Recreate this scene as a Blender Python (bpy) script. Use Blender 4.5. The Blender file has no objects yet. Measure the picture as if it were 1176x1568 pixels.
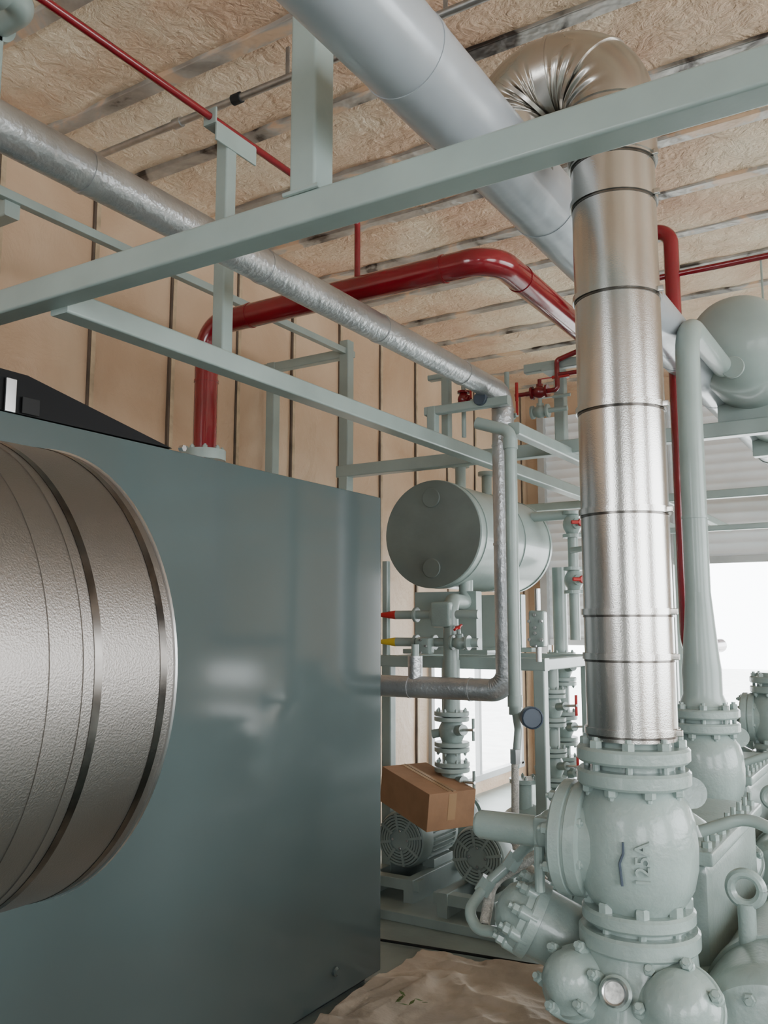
import bpy, bmesh, math, random
from mathutils import Vector, Matrix, noise
random.seed(4)
V=Vector
scene=bpy.context.scene

# ---------------------------------------------------------------- materials
def new_mat(name):
    m=bpy.data.materials.new(name); m.use_nodes=True
    nt=m.node_tree; b=nt.nodes['Principled BSDF']
    return m,nt,b
def simple(name,col,rough=.5,metal=0,var=.12,vscale=4,bump=0,bscale=60,coat=0,rvar=0,spec=None):
    m,nt,b=new_mat(name)
    N=nt.nodes; L=nt.links
    tc=N.new('ShaderNodeTexCoord')
    no=N.new('ShaderNodeTexNoise'); no.inputs['Scale'].default_value=vscale; no.inputs['Detail'].default_value=5
    L.new(tc.outputs['Object'],no.inputs['Vector'])
    cr=N.new('ShaderNodeValToRGB')
    a=[max(0,c*(1-var)) for c in col]; c2=[min(1,c*(1+var)) for c in col]
    cr.color_ramp.elements[0].position=.3; cr.color_ramp.elements[1].position=.7
    cr.color_ramp.elements[0].color=(*a,1); cr.color_ramp.elements[1].color=(*c2,1)
    L.new(no.outputs['Fac'],cr.inputs[0]); L.new(cr.outputs[0],b.inputs['Base Color'])
    b.inputs['Roughness'].default_value=rough; b.inputs['Metallic'].default_value=metal
    if spec is not None: b.inputs['Specular IOR Level'].default_value=spec
    if coat: b.inputs['Coat Weight'].default_value=coat; b.inputs['Coat Roughness'].default_value=.1
    if rvar:
        mr=N.new('ShaderNodeMapRange'); mr.inputs['To Min'].default_value=rough-rvar; mr.inputs['To Max'].default_value=rough+rvar
        L.new(no.outputs['Fac'],mr.inputs['Value']); L.new(mr.outputs[0],b.inputs['Roughness'])
    if bump:
        n2=N.new('ShaderNodeTexNoise'); n2.inputs['Scale'].default_value=bscale; n2.inputs['Detail'].default_value=3
        L.new(tc.outputs['Object'],n2.inputs['Vector'])
        bp=N.new('ShaderNodeBump'); bp.inputs['Strength'].default_value=bump; bp.inputs['Distance'].default_value=.01
        L.new(n2.outputs['Fac'],bp.inputs['Height']); L.new(bp.outputs[0],b.inputs['Normal'])
    return m
GREEN=simple('green_grey_paint',(.295,.36,.335),.38,0,.08,6,.08,25,.2)
GREEN_D=simple('green_grey_paint_dull',(.29,.35,.33),.45,0,.1,6,.1,30)
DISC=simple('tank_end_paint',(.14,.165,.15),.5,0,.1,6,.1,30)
CAST=simple('cast_iron_paint',(.285,.355,.33),.32,0,.1,9,.16,90,.35)
PANEL=simple('cabinet_paint',(.075,.10,.099),.11,0,.06,1.2,.05,2.2)
RED=simple('red_paint',(.20,.005,.012),.2,0,.15,5,.06,20,.5)
REDV=simple('red_handle',(.45,.02,.02),.4)
YEL=simple('yellow_handle',(.6,.42,.03),.5)
CLAD=simple('steel_cladding',(.57,.55,.52),.23,1,.06,3,.055,330,0,.03)
CLADE=simple('steel_elbow_cladding',(.50,.47,.43),.27,1,.06,3,.03,60,0,.03)
CLADV=simple('vessel_cladding',(.27,.25,.232),.40,1,.08,2,.15,260,0,.04)
BAND=simple('steel_band',(.13,.12,.11),.25,1,.5,14)
WRAP=simple('grey_pipe_wrap',(.38,.41,.44),.3,.15,.08,3,.5,6,.3,.08)
SILV=simple('silver_wrap',(.50,.51,.52),.34,.75,.15,6,.4,45,0,.08)
BLACK=simple('black_sheet',(.004,.004,.0045),.6,spec=.2)
DARK=simple('dark_gap',(.01,.01,.01),.8)
SLOT=simple('fan_cover_slot',(.08,.095,.09),.8)
SEAM=simple('wall_seam',(.10,.07,.05),.8,0,.4,6)
CHROME=simple('bright_metal',(.6,.6,.6),.3,1)
GALV=simple('galvanised_conduit',(.42,.43,.43),.35,.9,.2,15)
CARD=simple('cardboard',(.36,.20,.11),.8,0,.1,10,.1,40)
TAPE=simple('packing_tape',(.42,.26,.14),.3)
GLASS=simple('gauge_face',(.6,.6,.57),.2,0,.5,70)
NAVY=simple('gauge_body',(.05,.07,.1),.4)
SHUT=simple('shutter_slats',(.76,.78,.80),.45,.0,.05,3)
SHUTF=simple('shutter_frame',(.45,.46,.46),.5,.2)
STEEL=simple('stud_steel',(.50,.38,.25),.6,.1,.25,12)
HOSE=simple('braided_hose',(.62,.6,.56),.5,.4,.25,120,.6,300)
LABEL=simple('name_plate',(.55,.57,.56),.35,.6)
GRASS=simple('dry_leaves',(.12,.17,.05),.8)
REARDK=simple('unseen_rear_wall_dark',(.24,.24,.23),.8,0,.15,2,.2,20)  # unseen rear wall, grey darkened to add contrast to the metal reflections

def foam_mat(name,c1,c2,c3,scale,bump,bs):
    m,nt,b=new_mat(name); N=nt.nodes; L=nt.links
    tc=N.new('ShaderNodeTexCoord')
    n1=N.new('ShaderNodeTexNoise'); n1.inputs['Scale'].default_value=scale; n1.inputs['Detail'].default_value=6; n1.inputs['Distortion'].default_value=.6
    L.new(tc.outputs['Object'],n1.inputs['Vector'])
    cr=N.new('ShaderNodeValToRGB'); e=cr.color_ramp.elements
    e[0].position=.3; e[0].color=(*c1,1); e[1].position=.68; e[1].color=(*c3,1)
    k=e.new(.5); k.color=(*c2,1)
    L.new(n1.outputs['Fac'],cr.inputs[0]); L.new(cr.outputs[0],b.inputs['Base Color'])
    b.inputs['Roughness'].default_value=.40
    n2=N.new('ShaderNodeTexNoise'); n2.inputs['Scale'].default_value=bs; n2.inputs['Detail'].default_value=6; n2.inputs['Roughness'].default_value=.6; n2.inputs['Distortion'].default_value=1.2
    L.new(tc.outputs['Object'],n2.inputs['Vector'])
    n3=N.new('ShaderNodeTexNoise'); n3.inputs['Scale'].default_value=bs*4.5; n3.inputs['Detail'].default_value=3
    L.new(tc.outputs['Object'],n3.inputs['Vector'])
    ad=N.new('ShaderNodeMath'); ad.operation='MULTIPLY_ADD'; ad.inputs[1].default_value=.3
    L.new(n3.outputs['Fac'],ad.inputs[0]); L.new(n2.outputs['Fac'],ad.inputs[2])
    bp=N.new('ShaderNodeBump'); bp.inputs['Strength'].default_value=bump; bp.inputs['Distance'].default_value=.04
    L.new(ad.outputs[0],bp.inputs['Height']); L.new(bp.outputs[0],b.inputs['Normal'])
    return m
FOAMC=foam_mat('ceiling_spray_foam',(.60,.36,.24),(.74,.53,.37),(.88,.74,.56),1.3,1.0,9)
FOAMW=foam_mat('wall_spray_foam',(.47,.31,.195),(.56,.39,.26),(.65,.48,.33),1.1,.35,3.5)

def purlin_mat():
    m,nt,b=new_mat('purlin_galvanised_stained'); N=nt.nodes; L=nt.links
    tc=N.new('ShaderNodeTexCoord')
    n1=N.new('ShaderNodeTexNoise'); n1.inputs['Scale'].default_value=2.6; n1.inputs['Detail'].default_value=8; n1.inputs['Distortion'].default_value=1
    L.new(tc.outputs['Object'],n1.inputs['Vector'])
    cr=N.new('ShaderNodeValToRGB'); e=cr.color_ramp.elements
    e[0].position=.36; e[0].color=(.06,.05,.045,1); e[1].position=.62; e[1].color=(.62,.44,.30,1)
    k=e.new(.42); k.color=(.30,.29,.27,1)
    k=e.new(.56); k.color=(.42,.40,.37,1)
    L.new(n1.outputs['Fac'],cr.inputs[0]); L.new(cr.outputs[0],b.inputs['Base Color'])
    b.inputs['Roughness'].default_value=.36
    r2=N.new('ShaderNodeValToRGB'); r2.color_ramp.elements[0].position=.5; r2.color_ramp.elements[0].color=(.5,.5,.5,1)
    r2.color_ramp.elements[1].position=.6; r2.color_ramp.elements[1].color=(0,0,0,1)
    L.new(n1.outputs['Fac'],r2.inputs[0]); L.new(r2.outputs[0],b.inputs['Metallic'])
    bp=N.new('ShaderNodeBump'); bp.inputs['Strength'].default_value=.5; bp.inputs['Distance'].default_value=.02
    n2=N.new('ShaderNodeTexNoise'); n2.inputs['Scale'].default_value=14
    L.new(tc.outputs['Object'],n2.inputs['Vector'])
    L.new(n2.outputs['Fac'],bp.inputs['Height']); L.new(bp.outputs[0],b.inputs['Normal'])
    return m
PURL=purlin_mat()
FLOORM=simple('painted_concrete',(.23,.275,.255),.4,0,.18,2.5,.15,30)
PAPER=simple('kraft_paper',(.50,.42,.335),.75,0,.22,4,.6,22)
OUTG=simple('outside_concrete',(.6,.6,.58),.8)

# ---------------------------------------------------------------- builder
def frame(axis):
    z=V(axis).normalized()
    h=V((0,0,1)) if abs(z.z)<.95 else V((0,1,0))
    x=h.cross(z).normalized(); y=z.cross(x)
    return x,y,z
class B:
    def __init__(s,name): s.name=name; s.bm=bmesh.new(); s.mats=[]
    def mi(s,m):
        if m not in s.mats: s.mats.append(m)
        return s.mats.index(m)
    def add(s,vs,fs,m):
        i=s.mi(m); bv=[s.bm.verts.new(v) for v in vs]
        for f in fs:
            try:
                ff=s.bm.faces.new([bv[k] for k in f]); ff.material_index=i
            except ValueError: pass
    def lathe(s,o,axis,prof,m,seg=32,rot=0,cap=True):
        o=V(o); x,y,z=frame(axis); vs=[];fs=[]
        for r,h in prof:
            for k in range(seg):
                a=2*math.pi*k/seg+rot
                vs.append(o+z*h+(x*math.cos(a)+y*math.sin(a))*max(r,1e-7))
        n=len(prof)
        for i in range(n-1):
            for k in range(seg):
                k2=(k+1)%seg
                fs.append((i*seg+k,i*seg+k2,(i+1)*seg+k2,(i+1)*seg+k))
        if cap and prof[0][0]>1e-5: fs.append(tuple(range(seg))[::-1])
        if cap and prof[-1][0]>1e-5: fs.append(tuple((n-1)*seg+k for k in range(seg)))
        s.add(vs,fs,m)
    def disc(s,o,axis,r,h,m,seg=32,bev=.003):
        bev=min(bev,h/3,r/3)
        s.lathe(o,axis,[(r-bev,0),(r,bev),(r,h-bev),(r-bev,h)],m,seg)
    def cyl(s,p0,p1,r,m,seg=24,r2=None):
        p0=V(p0);p1=V(p1); d=p1-p0
        s.lathe(p0,d,[(r,0),(r if r2 is None else r2,d.length)],m,seg)
    def ring(s,o,axis,r,w,m,t=.003,seg=48):
        s.lathe(o,axis,[(r-.001,-w/2),(r+t,-w/2),(r+t,w/2),(r-.001,w/2)],m,seg,cap=False)
    def bolts(s,o,axis,R,n,r,h,m,rot=0,stud=True):
        o=V(o); x,y,z=frame(axis)
        for k in range(n):
            a=2*math.pi*k/n+rot
            p=o+(x*math.cos(a)+y*math.sin(a))*R
            s.lathe(p,z,[(r,0),(r,h*.85),(r*.85,h)],m,6,rot=random.random())
            if stud: s.lathe(p+z*h,z,[(r*.5,0),(r*.5,h*.45)],m,8)
    def box(s,c,size,m,R=None,bev=.004):
        c=V(c)
        t=bmesh.new(); bmesh.ops.create_cube(t,size=1)
        for v in t.verts: v.co=V((v.co.x*size[0],v.co.y*size[1],v.co.z*size[2]))
        if bev: bmesh.ops.bevel(t,geom=t.edges[:],offset=min(bev,min(size)*.3),segments=2,affect='EDGES',profile=.5)
        M=R if R is not None else Matrix.Identity(3)
        t.verts.index_update()
        s.add([c+M@v.co for v in t.verts],[tuple(v.index for v in f.verts) for f in t.faces],m); t.free()
    def beam(s,p0,p1,w,h,m,rr=.008,up=(0,0,1)):
        p0=V(p0);p1=V(p1);z=(p1-p0).normalized(); up=V(up)
        if abs(z.dot(up))>.95: up=V((0,1,0)) if abs(z.y)<.9 else V((1,0,0))
        x=up.cross(z).normalized(); y=z.cross(x); sec=[]
        rr=min(rr,w*.3,h*.3)
        for cx,cy,a0 in ((w/2-rr,h/2-rr,0),(-w/2+rr,h/2-rr,90),(-w/2+rr,-h/2+rr,180),(w/2-rr,-h/2+rr,270)):
            for k in range(4):
                a=math.radians(a0+k*30); sec.append((cx+rr*math.cos(a),cy+rr*math.sin(a)))
        n=len(sec); vs=[p0+x*a+y*b for a,b in sec]+[p1+x*a+y*b for a,b in sec]
        fs=[(k,(k+1)%n,n+(k+1)%n,n+k) for k in range(n)]+[tuple(range(n))[::-1],tuple(range(n,2*n))]
        s.add(vs,fs,m)
    def tube(s,pts,r,m,bend=None,seg=20,pleat=0,nb=10,npl=9,off=0):
        pts=[V(p) for p in pts]; bend=bend if bend is not None else r*2
        path=[(pts[0],None,0)]
        for i in range(1,len(pts)-1):
            a=(pts[i-1]-pts[i]);c=(pts[i+1]-pts[i]); la=a.length;lc=c.length;a.normalize();c.normalize()
            ang=a.angle(c); d=min(bend/math.tan(ang/2),la*.495,lc*.495); rad=d*math.tan(ang/2)
            ctr=pts[i]+(a+c).normalized()*(rad/math.sin(ang/2))
            p0=pts[i]+a*d; p1=pts[i]+c*d; v0=p0-ctr; tot=math.pi-ang
            ax=v0.cross(p1-ctr).normalized()
            for k in range(nb+1):
                q=Matrix.Rotation(tot*k/nb,3,ax)@v0
                path.append((ctr+q,-q.normalized(),k/nb))
        path.append((pts[-1],None,0))
        P=[p for p,_,_ in path]; n=len(P)
        T=[]
        for i in range(n):
            d=(P[min(i+1,n-1)]-P[max(i-1,0)]); T.append(d.normalized())
        T[0]=(P[1]-P[0]).normalized(); T[-1]=(P[-1]-P[-2]).normalized()
        x,y,z=frame(T[0]); vs=[]
        for i in range(n):
            x=(x-T[i]*x.dot(T[i])).normalized(); y=T[i].cross(x)
            for k in range(seg):
                a=2*math.pi*k/seg; dr=x*math.cos(a)+y*math.sin(a); rr=r
                inn,fr=path[i][1],path[i][2]
                if pleat and inn is not None:
                    q=min(1,max(0,dr.dot(inn)+off)/(1+off)*1.3)
                    q=q*q*(3-2*q)
                    rr=r*(1+pleat*q*math.sin(fr*math.pi*2*npl)*min(1,math.sin(fr*math.pi)*2.2))
                vs.append(P[i]+dr*rr)
        fs=[(i*seg+k,i*seg+(k+1)%seg,(i+1)*seg+(k+1)%seg,(i+1)*seg+k) for i in range(n-1) for k in range(seg)]
        fs+= [tuple(range(seg))[::-1],tuple((n-1)*seg+k for k in range(seg))]
        s.add(vs,fs,m)
    def text(s,txt,M,size,ext,m):
        cu=bpy.data.curves.new('t','FONT'); cu.body=txt; cu.size=size; cu.extrude=ext; cu.align_x='CENTER'; cu.align_y='CENTER'
        cu.offset=.0006
        ob=bpy.data.objects.new('t',cu); scene.collection.objects.link(ob)
        bpy.context.view_layer.update()
        me=ob.evaluated_get(bpy.context.evaluated_depsgraph_get()).to_mesh()
        s.add([M@v.co for v in me.vertices],[tuple(p.vertices) for p in me.polygons],m)
        bpy.data.objects.remove(ob)
    def done(s,ang=38,doubles=True):
        if doubles: bmesh.ops.remove_doubles(s.bm,verts=s.bm.verts[:],dist=1e-5)
        bmesh.ops.recalc_face_normals(s.bm,faces=s.bm.faces[:])
        me=bpy.data.meshes.new(s.name); s.bm.to_mesh(me); s.bm.free()
        for m in s.mats: me.materials.append(m)
        me.shade_smooth(); me.set_sharp_from_angle(angle=math.radians(ang))
        ob=bpy.data.objects.new(s.name,me); scene.collection.objects.link(ob)
        if ang<75:
            w=ob.modifiers.new('weighted','WEIGHTED_NORMAL'); w.keep_sharp=True; w.weight=70
        return ob

# ---------------------------------------------------------------- room shell
XL,XR,YB,YF,H=-3.82,4.6,-4.0,9.2,4.2
def grid(name,nx,ny,fn,m,skip=None):
    b=B(name); vs=[fn(i/nx,j/ny) for j in range(ny+1) for i in range(nx+1)]
    fs=[]
    for j in range(ny):
        for i in range(nx):
            if skip and skip((i+.5)/nx,(j+.5)/ny): continue
            w=nx+1; fs.append((j*w+i,j*w+i+1,(j+1)*w+i+1,(j+1)*w+i))
    b.add(vs,fs,m); return b
PY=[2.77+.6*k for k in range(-11,11)]
def cz(x,y):
    d=min(abs(y-p) for p in PY)
    n=noise.fractal(V((x*2.2,y*2.2,0)),1,2,4)
    rip=noise.noise(V((x*6,y*6,3)))
    return H -.004 - .012*n - .008*rip - .012*math.sin(min(d,.3)/.3*math.pi/2)
b=grid('ceiling',200,310,lambda u,v:V((XL-.1+(XR-XL+.2)*u,YB-.1+(YF-YB+.2)*v,cz(XL+(XR-XL)*u,YB+(YF-YB)*v))),FOAMC)
b.done(80)
b=B('ceiling_purlins')
for p in PY:
    if YB<p<YF:
        b.beam((XL,p,H-.012),(XR,p,H-.012),.085,.034,PURL,.006)
b.done()
SY=[3.10+.595*k for k in range(-11,11)]
def wx(y,z):
    d=min(abs(y-p) for p in SY)
    n=noise.fractal(V((y*1.3,z*.8,7)),1,2,3)
    return XL+.010*n+(.012*math.sin(min(d,.3)/.3*math.pi/2))
LW=(6.9,8.85,.15,1.42)
def lskip(u,v):
    y=YB+(YF-YB)*u; z=H*v
    return LW[0]<y<LW[1] and LW[2]<z<LW[3]
b=grid('wall_left',264,84,lambda u,v:V((wx(YB+(YF-YB)*u,H*v),YB+(YF-YB)*u,H*v)),FOAMW,lskip)
for p in SY:
    if p<YB or p>YF: continue
    z1=H
    z0=LW[3]+.03 if LW[0]<p<LW[1] else 0
    b.box((XL-.0,p-.010,(z0+z1)/2),(.028,.014,z1-z0),SEAM,bev=0)
    b.box((XL+.0,p+.012,(z0+z1)/2),(.032,.028,z1-z0),STEEL,bev=0)
b.done(80,False)
b=B('window_1')
y0,y1,z0,z1=LW
for c,sz in (((XL,(y0+y1)/2,z1),(.08,y1-y0+.1,.06)),((XL,(y0+y1)/2,z0),(.08,y1-y0+.1,.06)),((XL,y0,(z0+z1)/2),(.08,.06,z1-z0)),((XL,y1,(z0+z1)/2),(.08,.06,z1-z0)),((XL,(y0+y1)/2,(z0+z1)/2),(.05,.05,z1-z0))):
    b.box(c,sz,SHUTF)
b.done()
def wall_open(name,fixed,lo,hi,axis,ops,m):
    b=B(name); t=.14
    def bx(a0,a1,z0,z1):
        if a1-a0<1e-3 or z1-z0<1e-3: return
        if axis=='x': b.box(((a0+a1)/2,fixed,(z0+z1)/2),(a1-a0,t,z1-z0),m,bev=0)
        else: b.box((fixed,(a0+a1)/2,(z0+z1)/2),(t,a1-a0,z1-z0),m,bev=0)
    cur=lo
    for a0,a1,zs in ops:
        bx(cur,a0,0,H+.05); zc=0
        for z0,z1 in zs: bx(a0,a1,zc,z0); zc=z1
        bx(a0,a1,zc,H+.05); cur=a1
    bx(cur,hi,0,H+.05); return b.done()
wall_open('wall_far',YF+.07,XL-.1,XR+.1,'x',[(-3.55,-2.42,[(0,1.42)]),(-2.2,1.2,[(0,2.24)]),(2.07,2.9,[(.15,.8)]),(3.2,4.1,[(.15,.5),(.8,1.08)])],FOAMW)
wall_open('wall_back',YB-.07,XL-.1,XR+.1,'x',[(-2.9,-1.3,[(0,3.6)]),(1.6,3.8,[(1.0,3.0)])],REARDK)
wall_open('wall_right',XR+.07,YB,YF,'y',[(-2.6,.6,[(.9,3.4)]),(2.0,6.8,[(.9,3.4)])],FOAMW)  # unseen window openings, made larger to let in more fill daylight
b=B('floor'); b.box(((XL+XR)/2,(YB+YF)/2,-.05),(XR-XL+.4,YF-YB+.4,.1),FLOORM,bev=0); b.done()
b=B('ground_outside'); b.box((0,2,-.14),(60,70,.06),OUTG,bev=0); b.done()
def shutter(name,x0,x1,zb,zt):
    b=B(name); vs=[];n=int((zt-zb)/.0125)
    for k in range(n+1):
        z=zb+(zt-zb)*k/n; y=YF-.06+.016*abs(math.sin(math.pi*z/.1))
        vs+= [V((x0,y,z)),V((x1,y,z))]
    b.add(vs,[(2*k,2*k+1,2*k+3,2*k+2) for k in range(n)],SHUT)
    b.box(((x0+x1)/2,YF-.06,zb),(x1-x0,.05,.07),SHUTF)
    for x in (x0,x1): b.box((x,YF-.07,zt/2),(.08,.1,zt),SHUTF)
    return b.done()
shutter('door_1',-3.6,-2.42,1.42,3.9)
shutter('door_2',-2.25,1.25,2.24,3.9)

# ---------------------------------------------------------------- floor paper
def pz(x,y):
    w=V((x*1.2,y*1.2,5)); wx_=noise.noise(w)*.35; wy_=noise.noise(w+V((9,3,1)))*.35
    n=noise.fractal(V((x*2.6,y*2.6,1)),.9,2,5)
    z=.006+.012*max(0,n+.3)
    for k,(a,f,amp) in enumerate(((.4,2.6,.034),(1.9,3.4,.026),(1.1,5.5,.017),(2.6,8,.011))):
        q=(x+wx_)*math.cos(a)+(y+wy_)*math.sin(a); r=-(x+wx_)*math.sin(a)+(y+wy_)*math.cos(a)
        z+=amp*max(0,.20-abs(noise.noise(V((q*f,r*f*.35,k*7)))))/.20*(.4+.6*noise.noise(V((x*2,y*2,k)))**2*4)
    return z
def pp(u,v):
    x=-2.25+1.5*u+.05*noise.noise(V((v*6,0,0))); y=1.9+2.08*v+.07*noise.noise(V((u*5,3,0)))
    z=pz(u*1.5,v*2.1)
    e=max(0,(v-.92)/.08)*max(0,math.sin(u*8-1.2))**3
    return V((x,y-.05*e,z+.05*e))
b=grid('floor_paper_sheet',190,230,pp,PAPER)
b.done(180)
b=B('dry_leaves')
for k in range(11):
    a=random.random()*6; p=V((-1.95+random.uniform(-.07,.07),3.35+random.uniform(-.05,.05),.05))
    d=V((math.cos(a),math.sin(a),.3))*.035; w=V((-math.sin(a),math.cos(a),0))*.009
    b.add([p-d*.2,p+d*.4+w,p+d,p+d*.4-w],[(0,1,2,3)],GRASS)
b.done()

# ---------------------------------------------------------------- cabinet + vessel
b=B('equipment_cabinet')
b.box((-2.80,1.3,1.12),(1.0,4.58,2.17),PANEL,bev=.008)
b.box((-2.285,1.31,1.125),(.035,4.62,2.19),PANEL,bev=.006)
b.box((-2.78,1.3,.03),(.94,4.5,.06),DARK,bev=0)
vs=[V((-2.27,1.0,2.22)),V((-2.27,1.62,2.345)),V((-2.27,2.22,2.225)),V((-2.27,1.0,2.345)),
    V((-3.2,1.0,2.22)),V((-3.2,1.62,2.345)),V((-3.2,2.22,2.225)),V((-3.2,1.0,2.345))]
b.add(vs,[(0,2,1,3),(4,7,5,6),(0,3,7,4),(3,1,5,7),(1,2,6,5),(0,4,6,2)],BLACK)
b.box((-2.262,1.56,2.27),(.008,.035,.10),CHROME,bev=.002)
b.box((-2.262,1.63,2.25),(.006,.06,.05),DARK,bev=.002)
b.lathe((-2.25,2.24,2.225),(1,0,0),[(.012,0),(.012,.02)],CHROME,6)
b.lathe((-2.27,3.25,.14),(1,0,0),[(.02,0),(.02,.012),(.012,.02)],PANEL,16)
b.done()

VC=(-1.765,1.505); VR=.495; VE=1.27
b=B('insulated_pressure_vessel')
b.lathe((VC[0],-3.2,VC[1]),(0,1,0),[(0,0),(VR-.01,0),(VR,.01),(VR,VE+3.2-.006),(VR-.006,VE+3.2),(0,VE+3.2)],CLADV,128)
for y in (1.237,1.08,.45,-.1,-.7): b.ring((VC[0],y,VC[1]),(0,1,0),VR,.017,BAND,.0015,128)
for y in (1.05,.98,.0): b.ring((VC[0],y,VC[1]),(0,1,0),VR,.006,CLADV,.002,128)
b.lathe((VC[0],VE-.006,VC[1]),(0,1,0),[(VR-.002,0),(VR+.004,.001),(VR+.004,.007),(VR-.02,.008)],CHROME,128)
for y in (-.2,-2.4):
    b.box((VC[0],y,.52),(.7,.12,1.04),GREEN); b.box((VC[0],y,.02),(.8,.2,.04),GREEN)
b.done()

# ---------------------------------------------------------------- steel support frame
b=B('pipe_support_frame')
T=.075; U=.070
b.beam((-3.78,1.56,2.55),(2.6,1.56,2.55),T,T,GREEN)
b.beam((-1.17,1.56,2.585),(-1.17,1.56,4.19),T,T,GREEN)
b.tube([(-1.22,1.52,2.590),(-1.12,1.52,2.590)],.006,GREEN,seg=8)
b.beam((-2.1,1.59,2.53),(-2.1,8.9,2.53),T,T*.95,GREEN)
b.beam((-1.63,3.78,2.52),(-1.63,8.9,2.52),.06,.06,GREEN)
b.beam((-3.15,4.53,2.56),(2.6,4.53,2.56),T,T,GREEN)
b.beam((-3.78,6.5,2.52),(2.6,6.5,2.52),.06,.06,GREEN)
b.beam((-2.3,6.5,2.28),(2.6,6.5,2.28),.04,.04,GREEN)
b.beam((-3.1,4.53,2.2),(-3.1,4.53,3.41),U,U,GREEN)
b.beam((-3.1,4.53,3.33),(-3.78,4.53,3.33),.06,.06,GREEN)
b.beam((-3.1,1.3,3.34),(-3.1,4.6,3.34),.04,.04,GREEN,.003)
b.beam((-3.1,2.1,3.3),(-3.78,2.1,3.3),.07,.09,GREEN)
b.beam((-2.1,2.28,2.56),(-2.1,2.28,3.40),.055,.055,GREEN)
b.box((-2.1,2.30,3.395),(.06,.22,.012),GREEN)
b.box((-2.072,2.30,3.36),(.008,.22,.07),GREEN,bev=.002)
b.box((-2.1,2.19,3.42),(.06,.008,.06),GREEN,bev=.002)
b.beam((-2.1,3.85,2.56),(-2.1,3.85,2.70),.05,.05,GREEN)
b.beam((-2.14,3.85,2.68),(-1.68,3.85,2.68),.045,.045,GREEN)
b.beam((-2.1,4.0,2.56),(-2.1,4.0,2.90),.045,.045,GREEN)
b.beam((-2.2,4.0,2.90),(-1.95,4.0,2.90),.05,.03,GREEN)
b.beam((-1.67,4.53,2.59),(-1.67,4.53,3.0),.06,.06,GREEN)
b.beam((-1.82,4.4,2.99),(-1.3,4.4,2.99),.05,.05,GREEN)
b.box((-1.67,4.46,2.97),(.09,.2,.03),GREEN)
for x,y in ((.5,4.53),(.5,6.5),(-.15,6.5)): b.beam((x,y,0),(x,y,3.2),.068,.068,GREEN)
b.beam((-.15,4.6,2.9),(-.15,6.5,2.9),.06,.06,GREEN)
b.beam((2.4,1.56,0),(2.4,1.56,2.52),U,U,GREEN)
b.beam((-3.7,1.56,0),(-3.7,1.56,2.52),U,U,GREEN)
b.beam((-3.7,4.53,0),(-3.7,4.53,3.36),U,U,GREEN)
b.beam((-2.1,8.86,0),(-2.1,8.86,2.5),U,U,GREEN)
b.beam((-2.30,1.45,2.95),(-2.30,1.45,4.19),.06,.06,GREEN)
for p in ((-2.1,1.66,2.575),(-3.3,1.56,2.6)):
    b.tube([V(p)+V((-.03,0,0)),V(p)+V((-.03,0,.05)),V(p)+V((.03,0,.05)),V(p)+V((.03,0,0))],.005,GREEN,.02,8)
b.done()

# ---------------------------------------------------------------- overhead pipes
DX,DZ,DR=-.867,2.79,.098
b=B('suction_header_pipe')
b.tube([(DX,-3.6,DZ),(DX,8.9,DZ)],DR,WRAP,seg=48)
for k in range(16):
    y=-3.2+.78*k; b.ring((DX,y,DZ),(0,1,0),DR,.02,WRAP,.002)
for y in (-1,6.4):
    b.beam((DX,y,DZ+.09),(DX,y,4.19),.012,.03,GREEN,.002); b.ring((DX,y,DZ),(0,1,0),DR+.002,.04,GREEN,.004)
b.done()

CX,CY=-.60,2.03
b=B('clad_riser_pipe')
b.tube([(CX,CY,1.345),(CX,CY,2.79)],.1,CLAD,seg=64)
ER=(CX-DX)/2
b.tube([(CX,CY,2.72),(CX,CY,2.86+ER),(DX,CY,2.86+ER),(DX,CY,2.78)],.108,CLADE,bend=ER,seg=96,pleat=.035,nb=120,npl=6,off=.45)
for z in (1.365,1.53,1.63,1.86,2.105,2.38,2.62,2.72):
    b.ring((CX,CY,z),(0,0,1),.1,.014,CLAD,.005,64)
    b.ring((CX,CY,z-.010),(0,0,1),.1,.005,BAND,.0015,64)
    a=math.radians(-8); p=V((CX+.108*math.cos(a),CY+.108*math.sin(a),z))
    b.box(p,(.018,.010,.014),CLADE,bev=.002)
for k in (0,45,90,135):
    a=math.radians(k); c=V((CX-ER,CY,2.86)); d=V((math.cos(a),0,math.sin(a))); tan=V((-math.sin(a),0,math.cos(a)))
    b.ring(c+d*ER,tan,.108,.010,CLADE,.004,64)
b.done()

b=B('silver_insulated_pipe')
SX,SZ,SYE=-1.8,2.77,4.04
b.tube([(SX,-3.2,SZ),(SX,SYE,SZ),(SX,SYE,1.28),(-3.2,SYE,1.28)],.056,SILV,bend=.09,seg=32,pleat=.06,nb=50)
for k in range(10):
    b.ring((SX,-2.9+.72*k,SZ),(0,1,0),.056,.014,SILV,.003)
for z in (2.5,2.0,1.55): b.ring((SX,SYE,z),(0,0,1),.056,.012,SILV,.003)
for x in (-2.0,-2.35,-2.7): b.ring((x,SYE,1.28),(1,0,0),.056,.012,SILV,.003)
b.cyl((-2.32,SYE,1.3),(-2.32,SYE,1.44),.038,SILV)
b.cyl((-2.32,SYE,1.43),(-2.32,SYE,1.50),.02,GREEN)
b.cyl((SX+.02,SYE-.1,2.72),(SX-.1,SYE-.16,2.70),.02,GREEN)
b.disc((SX-.02,SYE-.2,2.70),(0,-1,0),.034,.03,NAVY)
b.done()

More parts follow.
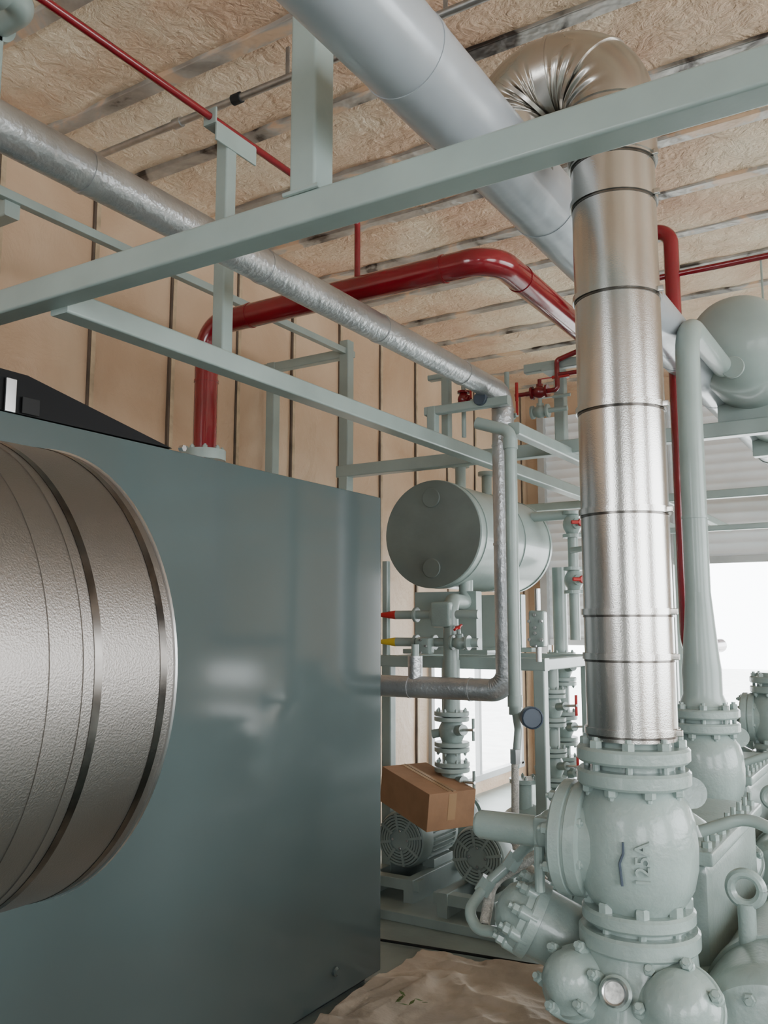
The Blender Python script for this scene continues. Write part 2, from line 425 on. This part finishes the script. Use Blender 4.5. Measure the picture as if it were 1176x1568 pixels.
b=B('red_drain_pipe')
b.tube([(-3.0,3.15,2.45),(-3.0,3.15,3.09),(-1.43,3.15,3.09),(-1.43,5.2,3.09),(-1.43,5.2,4.15)],.058,RED,bend=.13,seg=32,nb=16)
b.tube([(-2.1,-1.0,3.42),(-2.1,3.15,3.42),(-2.1,3.15,3.12)],.014,RED,bend=.03,seg=14)
for p,ax in (((-2.72,3.15,3.09),(1,0,0)),((-1.66,3.15,3.09),(1,0,0)),((-1.43,3.42,3.09),(0,1,0)),((-1.43,4.3,3.09),(0,1,0)),((-3.0,3.15,2.8),(0,0,1))): b.ring(p,ax,.058,.012,RED,.003)
b.lathe((-3.0,3.15,2.40),(0,0,1),[(.05,-.2),(.05,0),(.105,.0),(.105,.022),(.105,.03),(.105,.05),(.06,.05)],GREEN,36)
b.bolts((-3.0,3.15,2.45),(0,0,1),.085,8,.012,.014,GREEN)
b.done()

b=B('red_branch_pipe')
b.tube([(-1.3,3.95,3.40),(-.91,3.95,3.40),(-.91,3.95,1.5),(-.91,4.6,1.5)],.034,RED,bend=.07,seg=20)
b.tube([(-1.3,3.95,3.18),(1.6,3.95,3.18)],.014,RED,seg=12)
b.tube([(-.2,3.95,3.18),(-.2,3.95,2.85),(-.2,4.5,2.85)],.022,RED,bend=.03,seg=14)
b.tube([(-1.3,3.95,3.44),(-1.3,3.95,3.1)],.034,RED,seg=14)
b.tube([(-1.43,4.35,3.05),(-1.62,4.35,3.0),(-1.62,4.35,2.84),(-1.80,4.35,2.84)],.014,RED,bend=.02,seg=10)
b.tube([(-1.43,4.35,2.92),(-1.62,4.35,2.92)],.012,RED,bend=.02,seg=10)
b.done()

def valve(b,p,ax,r,m,hm,hdir=(0,0,1),hl=None,lever=False):
    p=V(p);z=V(ax).normalized();h=V(hdir).normalized(); hl=hl or r*3
    b.lathe(p-z*r*2,z,[(r*1.5,0),(r*1.5,r*.5),(r*.9,r*.6),(r*1.35,r*1.4),(r*1.45,r*2),(r*1.35,r*2.6),(r*.9,r*3.4),(r*1.5,r*3.5),(r*1.5,r*4)],m,20)
    b.lathe(p,h,[(r*.8,0),(r*.8,r*1.8),(r*.45,r*1.9),(r*.45,hl)],m,16)
    if lever:
        b.beam(p+h*hl,p+h*hl+z*r*6,r*.5,r*.2,hm,.001)
        b.cyl(p+h*hl+z*r*3,p+h*hl+z*r*7,r*.35,hm,10)
    else:
        s=h.cross(z).normalized()
        b.cyl(p+h*hl-s*r*1.6,p+h*hl+s*r*1.6,r*.28,hm,10); b.disc(p+h*(hl-r*.3),h,r*.6,r*.6,hm,12)
b=B('small_stop_valves')
for p,ax,hm in (((-1.72,4.35,2.84),(1,0,0),REDV),((-1.80,4.1,2.66),(0,0,1),REDV),((-1.70,4.3,2.72),(1,0,0),GREEN)):
    valve(b,p,ax,.024,RED if p[2]>2.8 else GREEN,hm,(0,0,1) if ax[0] else (1,-.4,0),.07,True)
b.cyl((-1.8,4.35,2.84),(-1.86,4.35,2.84),.012,RED)
b.cyl((-1.7,4.3,2.72),(-1.55,4.3,2.72),.013,GREEN)
b.cyl((-1.8,4.1,2.55),(-1.8,4.1,2.9),.013,GREEN)
valve(b,(-2.0,4.0,2.76),(0,0,1),.022,RED,REDV,(1,-.3,0),.05,True)
b.cyl((-2.0,4.0,2.56),(-2.0,4.0,2.88),.012,GREEN)
b.done()

b=B('conduit_pipe')
b.tube([(-3.75,2.88,4.03),(4.4,2.88,4.03)],.018,GALV,seg=14)
for x in (-3.0,-2.62,-1.95,-.9,.4): b.lathe((x,2.88,4.03),(1,0,0),[(.025,0),(.025,.05)],DARK if x>-2.7 else GALV,14)
for x in (-2.3,-1.5,0): b.beam((x,2.88,4.03),(x,2.88,4.18),.02,.006,GALV,.001)
b.done()

b=B('green_vent_pipe')
b.tube([(-3.4,1.46,3.40),(-2.14,1.46,3.40),(-2.14,1.30,3.40)],.042,GREEN,bend=.055,seg=24)
b.lathe((-2.32,1.46,3.40),(1,0,0),[(.056,0),(.056,.05)],GREEN,24)
b.lathe((-2.14,1.37,3.40),(0,-1,0),[(.054,-.02),(.054,.03)],GREEN,24)
b.tube([(-2.24,1.46,3.42),(-2.24,1.46,3.56),(-3.4,1.46,3.56)],.028,GREEN,bend=.05,seg=20)
b.done()

b=B('oil_return_pipe')
b.tube([(-1.80,3.74,2.56),(-1.63,3.74,2.50),(-1.63,3.74,1.2)],.029,GREEN,bend=.05,seg=20)
b.ring((-1.63,3.74,1.26),(0,0,1),.03,.05,GREEN,.004); b.ring((-1.63,3.74,2.44),(0,0,1),.03,.05,GREEN,.004)
b.tube([(-1.63,3.74,1.22),(-1.60,3.70,1.14),(-1.60,3.66,.98)],.018,GREEN,seg=12)
b.cyl((-1.60,3.66,1.0),(-1.60,3.66,1.06),.024,CHROME,6)
b.tube([(-1.60,3.66,1.02),(-1.60,3.64,.62),(-1.38,3.60,.50),(-.98,3.55,.52)],.017,HOSE,bend=.12,seg=12)
b.tube([(-1.63,3.74,1.2),(-1.5,3.7,1.2)],.014,GREEN)
b.lathe((-1.52,3.66,1.2),(.6,-.8,0),[(.045,-.03),(.048,-.02),(.048,.02),(.042,.025),(.04,.02),(0,.02)],NAVY,24)
b.done()

# ---------------------------------------------------------------- horizontal receiver + stand
TX,TZ,TR=-2.63,2.165,.34
b=B('horizontal_receiver_tank')
b.lathe((TX,4.8,TZ),(0,1,0),[(0,0),(TR-.012,0),(TR,.008),(TR,.03),(TR-.006,.035),(TR-.006,1.15),(TR-.02,1.2),(TR-.08,1.27),(TR*.4,1.34),(0,1.36)],GREEN,72)
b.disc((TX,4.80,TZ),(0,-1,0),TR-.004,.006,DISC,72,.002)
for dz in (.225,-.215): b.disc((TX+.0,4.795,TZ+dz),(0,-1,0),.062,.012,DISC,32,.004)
for y in (4.9,5.5,5.95): b.ring((TX,y,TZ),(0,1,0),TR-.006,.03,GREEN,.006,72)
for y in (5.0,5.7):
    b.box((TX,y,1.62),(.44,.08,.38),GREEN); b.box((TX,y,1.432),(.6,.12,.03),GREEN)
for y in (5.1,5.5): b.cyl((TX+.05,y,TZ+.3),(TX+.05,y,TZ+.46),.035,GREEN); b.disc((TX+.05,y,TZ+.46),(0,0,1),.06,.03,GREEN,24)
b.done()
b=B('receiver_stand')
for x in (-2.9,-1.9):
    for y in (4.72,5.5): b.beam((x,y,0),(x,y,1.35),.066,.066,GREEN)
for y in (4.72,5.5): b.beam((-3.1,y,1.38),(-1.86,y,1.38),.07,.07,GREEN)
for x in (-2.9,-1.9): b.beam((x,4.75,1.378),(x,5.9,1.378),.066,.066,GREEN)
b.beam((-1.9,5.9,0),(-1.9,5.9,1.35),.066,.066,GREEN)
b.beam((-2.93,4.74,1.40),(-2.93,4.74,2.0),.04,.04,GREEN)
b.done()

def pipe_stack(name,x,y,z0,z1,r,vz,hm=REDV):
    b=B(name); b.cyl((x,y,z0),(x,y,z1),r,GREEN,24)
    for z in vz:
        for dz in (-.10,-.07,.07,.10): b.disc((x,y,z+dz-.012),(0,0,1),r*2.0,.024,GREEN,28)
        b.bolts((x,y,z+.112),(0,0,1),r*1.65,8,.009,.012,GREEN); b.bolts((x,y,z-.112),(0,0,-1),r*1.65,8,.009,.012,GREEN)
        b.lathe((x,y,z-.07),(0,0,1),[(r,0),(r*1.5,.05),(r*1.5,.09),(r,.14)],CAST,24)
        b.cyl((x,y,z),(x+.11,y-.07,z+.02),r*.6,CAST,16)
        b.cyl((x+.11,y-.07,z+.02),(x+.2,y-.12,z+.03),.008,CHROME,8)
        b.cyl((x+.19,y-.11,z-.03),(x+.19,y-.11,z+.09),.009,hm,8)
        b.cyl((x-.02,y,z),(x-.11,y-.03,z-.02),r*.5,CAST,16)
    return b
b=pipe_stack('pump_suction_valve',-2.38,4.56,.52,1.4,.05,[1.0,.72],GREEN)
b.tube([(-2.38,4.56,1.38),(-2.38,4.56,1.74),(-2.5,5.0,1.74),(-2.5,5.0,1.9)],.045,GREEN,bend=.08,seg=20)
for k,(z,cm) in enumerate(((1.66,REDV),(1.50,YEL))):
    b.cyl((-2.75,4.56,z),(-2.2,4.56,z),.026,GREEN,16); b.cyl((-2.84,4.54,z),(-2.75,4.56,z),.014,cm,10,.028)
    for x in (-2.62,-2.5): b.disc((x,4.56,z),(1,0,0),.045,.02,GREEN,20)
valve(b,(-2.30,4.52,1.5),(1,0,0),.028,CAST,REDV,(0,-.3,1),.09)
b.box((-2.42,4.55,1.66),(.13,.11,.15),CAST,bev=.02)
b.box((-2.52,4.5,1.48),(.1,.08,.1),CAST,bev=.02); b.bolts((-2.52,4.455,1.48),(0,-1,0),.035,4,.008,.01,CHROME)
b.done()
b=pipe_stack('pump_discharge_valve',-2.22,5.9,.3,2.0,.05,[1.3,.9,.6]); b.done()
b=pipe_stack('liquid_line_valve',-2.02,5.2,.3,1.36,.04,[1.1,.75]); b.done()
b=B('tank_isolation_valves')
b.tube([(-2.35,5.75,2.35),(-2.06,5.75,2.35),(-2.06,5.75,1.5)],.035,GREEN,bend=.06,seg=20)
valve(b,(-2.06,5.75,2.28),(0,0,1),.045,CAST,REDV,(.7,-.7,0),.14)
valve(b,(-2.06,5.75,1.9),(0,0,1),.045,CAST,REDV,(.7,-.7,0),.14)
b.tube([(-2.05,5.7,2.1),(-1.93,5.6,2.1)],.02,GREEN); b.cyl((-1.93,5.6,2.0),(-1.93,5.6,2.25),.014,REDV,10)
b.box((-1.86,4.60,1.58),(.09,.07,.2),CAST,bev=.015)
b.cyl((-1.86,4.60,1.4),(-1.86,4.60,1.8),.016,CHROME,12); b.bolts((-1.86,4.56,1.62),(0,-1,0),.035,4,.01,.01,CHROME); b.bolts((-1.86,4.56,1.52),(0,-1,0),.035,4,.01,.01,CHROME)
b.done()

# ---------------------------------------------------------------- pumps
def pump(name,x,y,z):
    b=B(name); R=.165
    b.lathe((x,y,z),(0,1,0),[(0,0),(R*.35,0),(R*.36,.004),(R*.80,.0),(R*.93,.012),(R,.04),(R,.11),(R*.95,.12),(R*.86,.13),(R*.86,.4),(R*.95,.41),(R*.95,.44),(R*.4,.47),(R*.2,.5),(R*.2,.6)],GREEN_D,48)
    for rr in (.40,.50,.60,.70,.80):
        b.lathe((x,y-.004,z),(0,1,0),[(R*rr,0.01),(R*rr,-.006),(R*rr+.011,-.006),(R*rr+.011,.01)],GREEN_D,40,cap=False)
        b.lathe((x,y-.0015,z),(0,1,0),[(R*rr+.011,0),(R*rr+.0155,0)],SLOT,40,cap=False)
    b.bolts((x,y-.002,z),(0,-1,0),R*.3,4,.008,.006,CHROME)
    for k in range(8):
        a=k*math.pi/4+.2; d=V((math.cos(a),0,math.sin(a)))
        b.beam(V((x,y-.008,z))+d*R*.36,V((x,y-.008,z))+d*R*.90,.016,.008,GREEN_D,.002,up=(0,1,0))
    for k in range(30):
        a=2*math.pi*k/30; d=V((math.cos(a),0,math.sin(a)))
        b.beam(V((x,y+.13,z))+d*R*.93,V((x,y+.4,z))+d*R*.93,.005,.03,GREEN_D,.001,up=d)
    b.box((x+.1,y+.26,z+.12),(.11,.13,.09),GREEN_D,bev=.012)
    for s in (-1,1): b.box((x+s*.11,y+.26,z-.145),(.08,.24,.05),GREEN_D)
    b.lathe((x,y+.58,z),(0,1,0),[(.06,0),(.14,.02),(.17,.06),(.17,.14),(.12,.18),(.07,.22),(.07,.3),(.11,.3),(.11,.33)],CAST,36)
    b.lathe((x,y+.66,z+.1),(0,0,1),[(.05,0),(.05,.2),(.09,.2),(.09,.225)],CAST,28); b.bolts((x,y+.66,z+.325),(0,0,1),.07,6,.01,.014,CAST)
    for s in (-1,1): b.beam((x+s*.14,y-.15,.09),(x+s*.14,y+.95,.09),.06,.17,GREEN_D,.004)
    for dy in (-.1,.42,.9): b.beam((x-.2,y+dy,.14),(x+.2,y+dy,.14),.07,.06,GREEN_D,.004)
    b.box((x,y+.68,.16),(.26,.16,.16),GREEN_D)
    b.done()
pump('refrigerant_pump',-2.76,4.62,.345)
pump('refrigerant_pump',-2.2,4.50,.345)

b=B('cardboard_box')
R=Matrix.Rotation(math.radians(-28),3,'Z')@Matrix.Rotation(math.radians(9),3,'Y')
c=V((-2.47,4.42,.66))
b.box(c,(.50,.30,.20),CARD,R,.003)
b.box(c+R@V((0,0,.1005)),(.49,.05,.002),TAPE,R,0)
b.box(c+R@V((.2505,0,.02)),(.002,.05,.14),TAPE,R,0)
b.box(c+R@V((0,.0,.1015)),(.50,.003,.002),SEAM,R,0)
b.done()
b=B('floor_cable'); b.tube([(-2.6,3.98,.012),(-2.0,4.06,.012),(-1.5,4.12,.012),(-1.0,4.1,.012)],.007,DARK,bend=.3,seg=8); b.done()
b=B('pump_plinth'); b.box((-2.55,5.5,.025),(1.5,2.4,.05),GREEN_D); b.done()

# ---------------------------------------------------------------- compressor
def compressor(x0,y0,dz=0,text=True):
    b=B('reciprocating_compressor'); P=lambda x,y,z:V((x0+x,y0+y,z+dz))
    up=(0,0,1)
    b.disc(P(0,0,1.297),up,.125,.034,CAST,48,.006); b.lathe(P(0,0,1.331),up,[(.085,0),(.08,.012),(.075,.02)],CAST,40)
    b.disc(P(0,0,1.246),up,.125,.036,CAST,48,.006); b.cyl(P(0,0,1.28),P(0,0,1.30),.09,CAST,32)
    b.bolts(P(0,0,1.331),up,.103,8,.0145,.016,CAST,.2); b.bolts(P(0,0,1.246),(0,0,-1),.103,8,.0145,.016,CAST,.2)
    for k in range(8):
        a=2*math.pi*k/8+.2; b.cyl(P(.103*math.cos(a),.103*math.sin(a),1.27),P(.103*math.cos(a),.103*math.sin(a),1.31),.008,CAST,8)
    prof=[(.085,1.25),(.098,1.235),(.118,1.205),(.128,1.17),(.133,1.12),(.131,1.07),(.122,1.03),(.108,1.005),(.095,.99),(.09,.97)]
    b.lathe(P(0,0,0),(0,0,1),prof[::-1],CAST,56)
    zc=1.115
    b.lathe(P(0,0,zc),(-1,0,0),[(.118,0),(.115,.07),(.112,.095),(.128,.10),(.128,.125),(.122,.128),(.122,.133),(.128,.136),(.128,.160),(.118,.168),(.06,.174),(.055,.19),(.0525,.21),(.045,.22),(.036,.225),(.034,.38),(.028,.39),(0,.391)],CAST,56)
    b.bolts(P(-.10,0,zc),(1,0,0),.113,8,.011,.010,CAST,.3); b.bolts(P(-.166,0,zc),(-1,0,0),.108,8,.012,.016,CAST,.3)
    b.box(P(-.205,0,zc+.0),(.05,.085,.085),CAST,bev=.01)
    b.cyl(P(-.21,-.05,zc-.02),P(-.21,-.05,zc-.12),.012,CAST,10)
    b.disc(P(0,0,.956),up,.122,.032,CAST,48,.006); b.disc(P(0,0,.905),up,.13,.04,CAST,48,.006)
    b.cyl(P(0,0,.94),P(0,0,.96),.1,CAST,32)
    for k in range(8):
        a=2*math.pi*k/8+.35; b.cyl(P(.102*math.cos(a),.102*math.sin(a),.93),P(.102*math.cos(a),.102*math.sin(a),.97),.009,CAST,8)
    b.bolts(P(0,0,.988),up,.102,8,.016,.02,CAST,.35)
    b.bolts(P(0,0,.908),(0,0,-1),.104,8,.014,.014,CAST,.35)
    b.lathe(P(0,0,.70),up,[(.16,0),(.15,.1),(.125,.16),(.12,.21)],CAST,40)
    b.lathe(P(.14,-.06,.50),(0,1,0),[(0,0),(.20,0),(.25,.02),(.29,.08),(.30,.12),(.30,1.08),(.26,1.14),(0,1.14)],CAST,56)
    b.lathe(P(.14,-.10,.50),(0,1,0),[(0,-.03),(.10,-.03),(.12,0),(.2,0),(.205,.04)],CAST,40); b.bolts(P(.14,-.10,.50),(0,-1,0),.175,10,.014,.016,CAST)
    b.box(V((x0+.14,y0+.5,.24)),(.66,1.2,.30),CAST,bev=.03); b.box(V((x0+.14,y0+.5,.08)),(.8,1.4,.16),GREEN,bev=.01)
    b.lathe(P(.27,-.04,.72),(0,1,0),[(0,0),(.12,0),(.16,.012),(.18,.04),(.185,.08),(.185,1.02),(.17,1.06),(0,1.08)],CAST,56)
    for yy in (.22,.62): b.ring(P(.27,yy,.72),(0,1,0),.184,.05,CAST,.008,56)
    R=Matrix.Rotation(math.radians(20),3,'Y')
    b.box(P(.27,.10,.72)+R@V((0,0,.186)),(.07,.09,.006),LABEL,R,.001)
    b.bolts(P(.27,-.03,.72),(0,-1,0),.135,8,.013,.014,CAST,.3)
    def cover(c,ax,r,n=6,depth=.16):
        c=V(c); ax=V(ax).normalized()
        b.lathe(c-ax*depth,ax,[(r*.98,0),(r*.98,depth-.03),(r*1.12,depth-.028),(r*1.12,depth-.004),(r*1.08,depth)],CAST,40)
        b.lathe(c,ax,[(r*1.04,0),(r*1.0,.016),(r*.80,.03),(r*.74,.045),(r*.55,.062),(r*.3,.070),(0,.073)],CAST,40)
        x,y,z=frame(ax)
        for k in range(n):
            a=2*math.pi*k/n+.3; p=c+(x*math.cos(a)+y*math.sin(a))*r*.93
            b.lathe(p-ax*.02,ax,[(r*.2,0),(r*.2,.042),(r*.16,.047)],CAST,14)
            b.lathe(p+ax*.026,ax,[(.013,0),(.013,.014),(.010,.017)],CAST,6,rot=k)
            b.lathe(p+ax*.04,ax,[(.007,0),(.007,.012)],CAST,8)
    cover(P(-.115,-.10,.835),(-.22,-.80,.50),.072)
    cover(P(.105,-.10,.83),(.12,-.80,.55),.082)
    cover(P(-.03,-.17,.66),(0,-.9,.3),.085)
    for yy in (.02,.36,.70):
        cover(P(-.275,yy,.915),(-.80,-.30,.42),.082,9,.30)
        if yy>.1: cover(P(.42,yy,.92),(.75,-.1,.6),.085,8,.25)
    b.box(P(0,.58,.90),(.20,.66,.26),CAST,bev=.03); b.box(P(0,.58,1.045),(.23,.70,.035),CAST,bev=.008)
    for s in (-.09,.09):
        for k in range(8):
            b.lathe(P(s,.28+.085*k,1.06),up,[(.013,0),(.013,.016),(.007,.018),(.007,.04)],CAST,6)
    b.lathe(P(0,.42,1.06),up,[(.07,0),(.06,.03),(.03,.05),(0,.055)],CAST,28)
    b.lathe(P(-.01,-.15,.85),(.1,-.9,.35),[(.034,-.08),(.034,-.004),(.028,0)],CAST,28)
    b.lathe(P(-.01,-.15,.85),(.1,-.9,.35),[(.028,-.01),(.028,.006),(.024,.012),(.021,.010),(.020,.004)],CHROME,28,cap=False)
    b.lathe(P(-.01,-.15,.85),(.1,-.9,.35),[(0,.006),(.021,.006)],GLASS,28,cap=False)
    b.tube([P(-.13,.12,1.18),P(-.30,.18,1.02),P(-.42,.14,.94),P(-.40,.05,.86)],.014,HOSE,.05,10)
    b.tube([P(-.24,.1,1.12),P(-.36,.14,1.0),P(-.42,.1,.94),P(-.44,.04,.89),P(-.41,.03,.855),P(-.30,.03,.86)],.014,CAST,.035,12)
    for q in (P(-.36,.14,1.0),P(-.42,.1,.94)): b.lathe(q,(-.5,-.2,-.8),[(.022,-.02),(.022,.02)],CAST,6)
    b.tube([P(.10,.18,1.12),P(.2,.2,1.16),P(.4,.12,1.10),P(.6,.2,1.0),P(.6,.3,.5)],.014,GREEN,.08,12)
    b.tube([P(-.1,.3,1.08),P(-.2,.25,1.12),P(-.3,.3,1.0)],.006,DARK,.05,6)
    b.tube([P(.19+.035*math.cos(k*math.pi/8),.2,1.0+.035*math.sin(k*math.pi/8)) for k in range(17)],.012,CAST,.03,10)
    b.cyl(P(.19,.2,.88),P(.19,.2,.968),.02,CAST)
    b.lathe(P(.10,.1,1.22),(.3,-.9,.2),[(.02,-.01),(.035,-.01),(.035,.01),(.02,.01)],CAST,20)
    if text:
        n=V((.28,-.96,0)).normalized(); up3=V((0,0,1)); side=up3.cross(n).normalized()
        def MM(dx,dzz,o=.131):
            M=Matrix((up3,-side,n)).transposed().to_4x4(); M.translation=P(0,0,1.105+dzz)+n*o+side*dx; return M
        b.text('125A',MM(.014,0),.042,.009,CAST)
        q=[(-.026,.042),(-.026,.02),(-.034,.0),(-.030,-.045)]
        for k in range(3):
            b.beam(MM(*q[k],.130).translation,MM(*q[k+1],.130).translation,.005,.016,NAVY,.001,up=n)
    return b.done(32)
compressor(CX,CY)
compressor(-.74,3.40,-.03,text=False)
compressor(-.74,5.1,text=False)

b=B('discharge_riser_pipe')
X2,Y2=-.74,3.40
b.lathe((X2,Y2,1.32),(0,0,1),[(.085,-.01),(.07,.03),(.07,.12),(.065,.16),(.050,.34),(.045,.40)],GREEN,36)
b.tube([(X2,Y2,1.7),(X2,Y2,2.76),(X2,4.2,2.76)],.045,GREEN,bend=.13,seg=28)
b.ring((X2,Y2,2.0),(0,0,1),.045,.01,GREEN,.003)
b.done()
b=B('oil_separator_vessel')
OX=-.69; OZ=2.89
b.lathe((OX,4.05,OZ),(0,1,0),[(0,0),(.08,.006),(.15,.03),(.20,.075),(.225,.14),(.23,.2),(.23,1.7),(.2,1.8),(0,1.86)],GREEN,56)
b.disc((OX,4.062,2.74),(0,-1,0),.05,.012,GREEN)
for y in (4.6,5.6): b.box((OX,y,2.65),(.34,.07,.10),GREEN)
b.done()

# ---------------------------------------------------------------- light
w=bpy.data.worlds.new('overcast_sky'); scene.world=w; w.use_nodes=True
bg=w.node_tree.nodes['Background']; bg.inputs[0].default_value=(.92,.965,1,1); bg.inputs[1].default_value=12.0
def portal(name,loc,rot,sx,sy):
    l=bpy.data.lights.new(name,'AREA'); l.shape='RECTANGLE'; l.size=sx; l.size_y=sy; l.cycles.is_portal=True
    o=bpy.data.objects.new(name,l); o.location=loc; o.rotation_euler=rot; scene.collection.objects.link(o)
h=math.pi/2
portal('daylight_back',(-2.1,YB-.1,1.8),(h,0,0),1.6,3.6)
portal('daylight_back.001',(2.7,YB-.1,2.0),(h,0,0),2.2,2.0)
portal('daylight_far',(-.5,YF+.2,1.12),(-h,0,0),3.4,2.24)
portal('daylight_far.001',(-2.98,YF+.2,.7),(-h,0,0),1.13,1.42)
portal('daylight_far.002',(3.1,YF+.2,.62),(-h,0,0),2.1,1.0)
portal('daylight_left',(XL-.1,7.87,.78),(0,-h,0),1.27,1.95)
portal('daylight_right',(XR+.15,-1.0,2.15),(0,h,0),2.5,3.2)
portal('daylight_right.001',(XR+.15,4.4,2.15),(0,h,0),2.5,4.8)

# ---------------------------------------------------------------- camera
cam=bpy.data.cameras.new('camera'); cam.sensor_width=36; cam.lens=36*1900/2212; cam.clip_start=.05
co=bpy.data.objects.new('camera',cam); co.location=(0,0,1.6); co.rotation_euler=(math.radians(90+7.32),0,math.radians(31.87))
scene.collection.objects.link(co); scene.camera=co
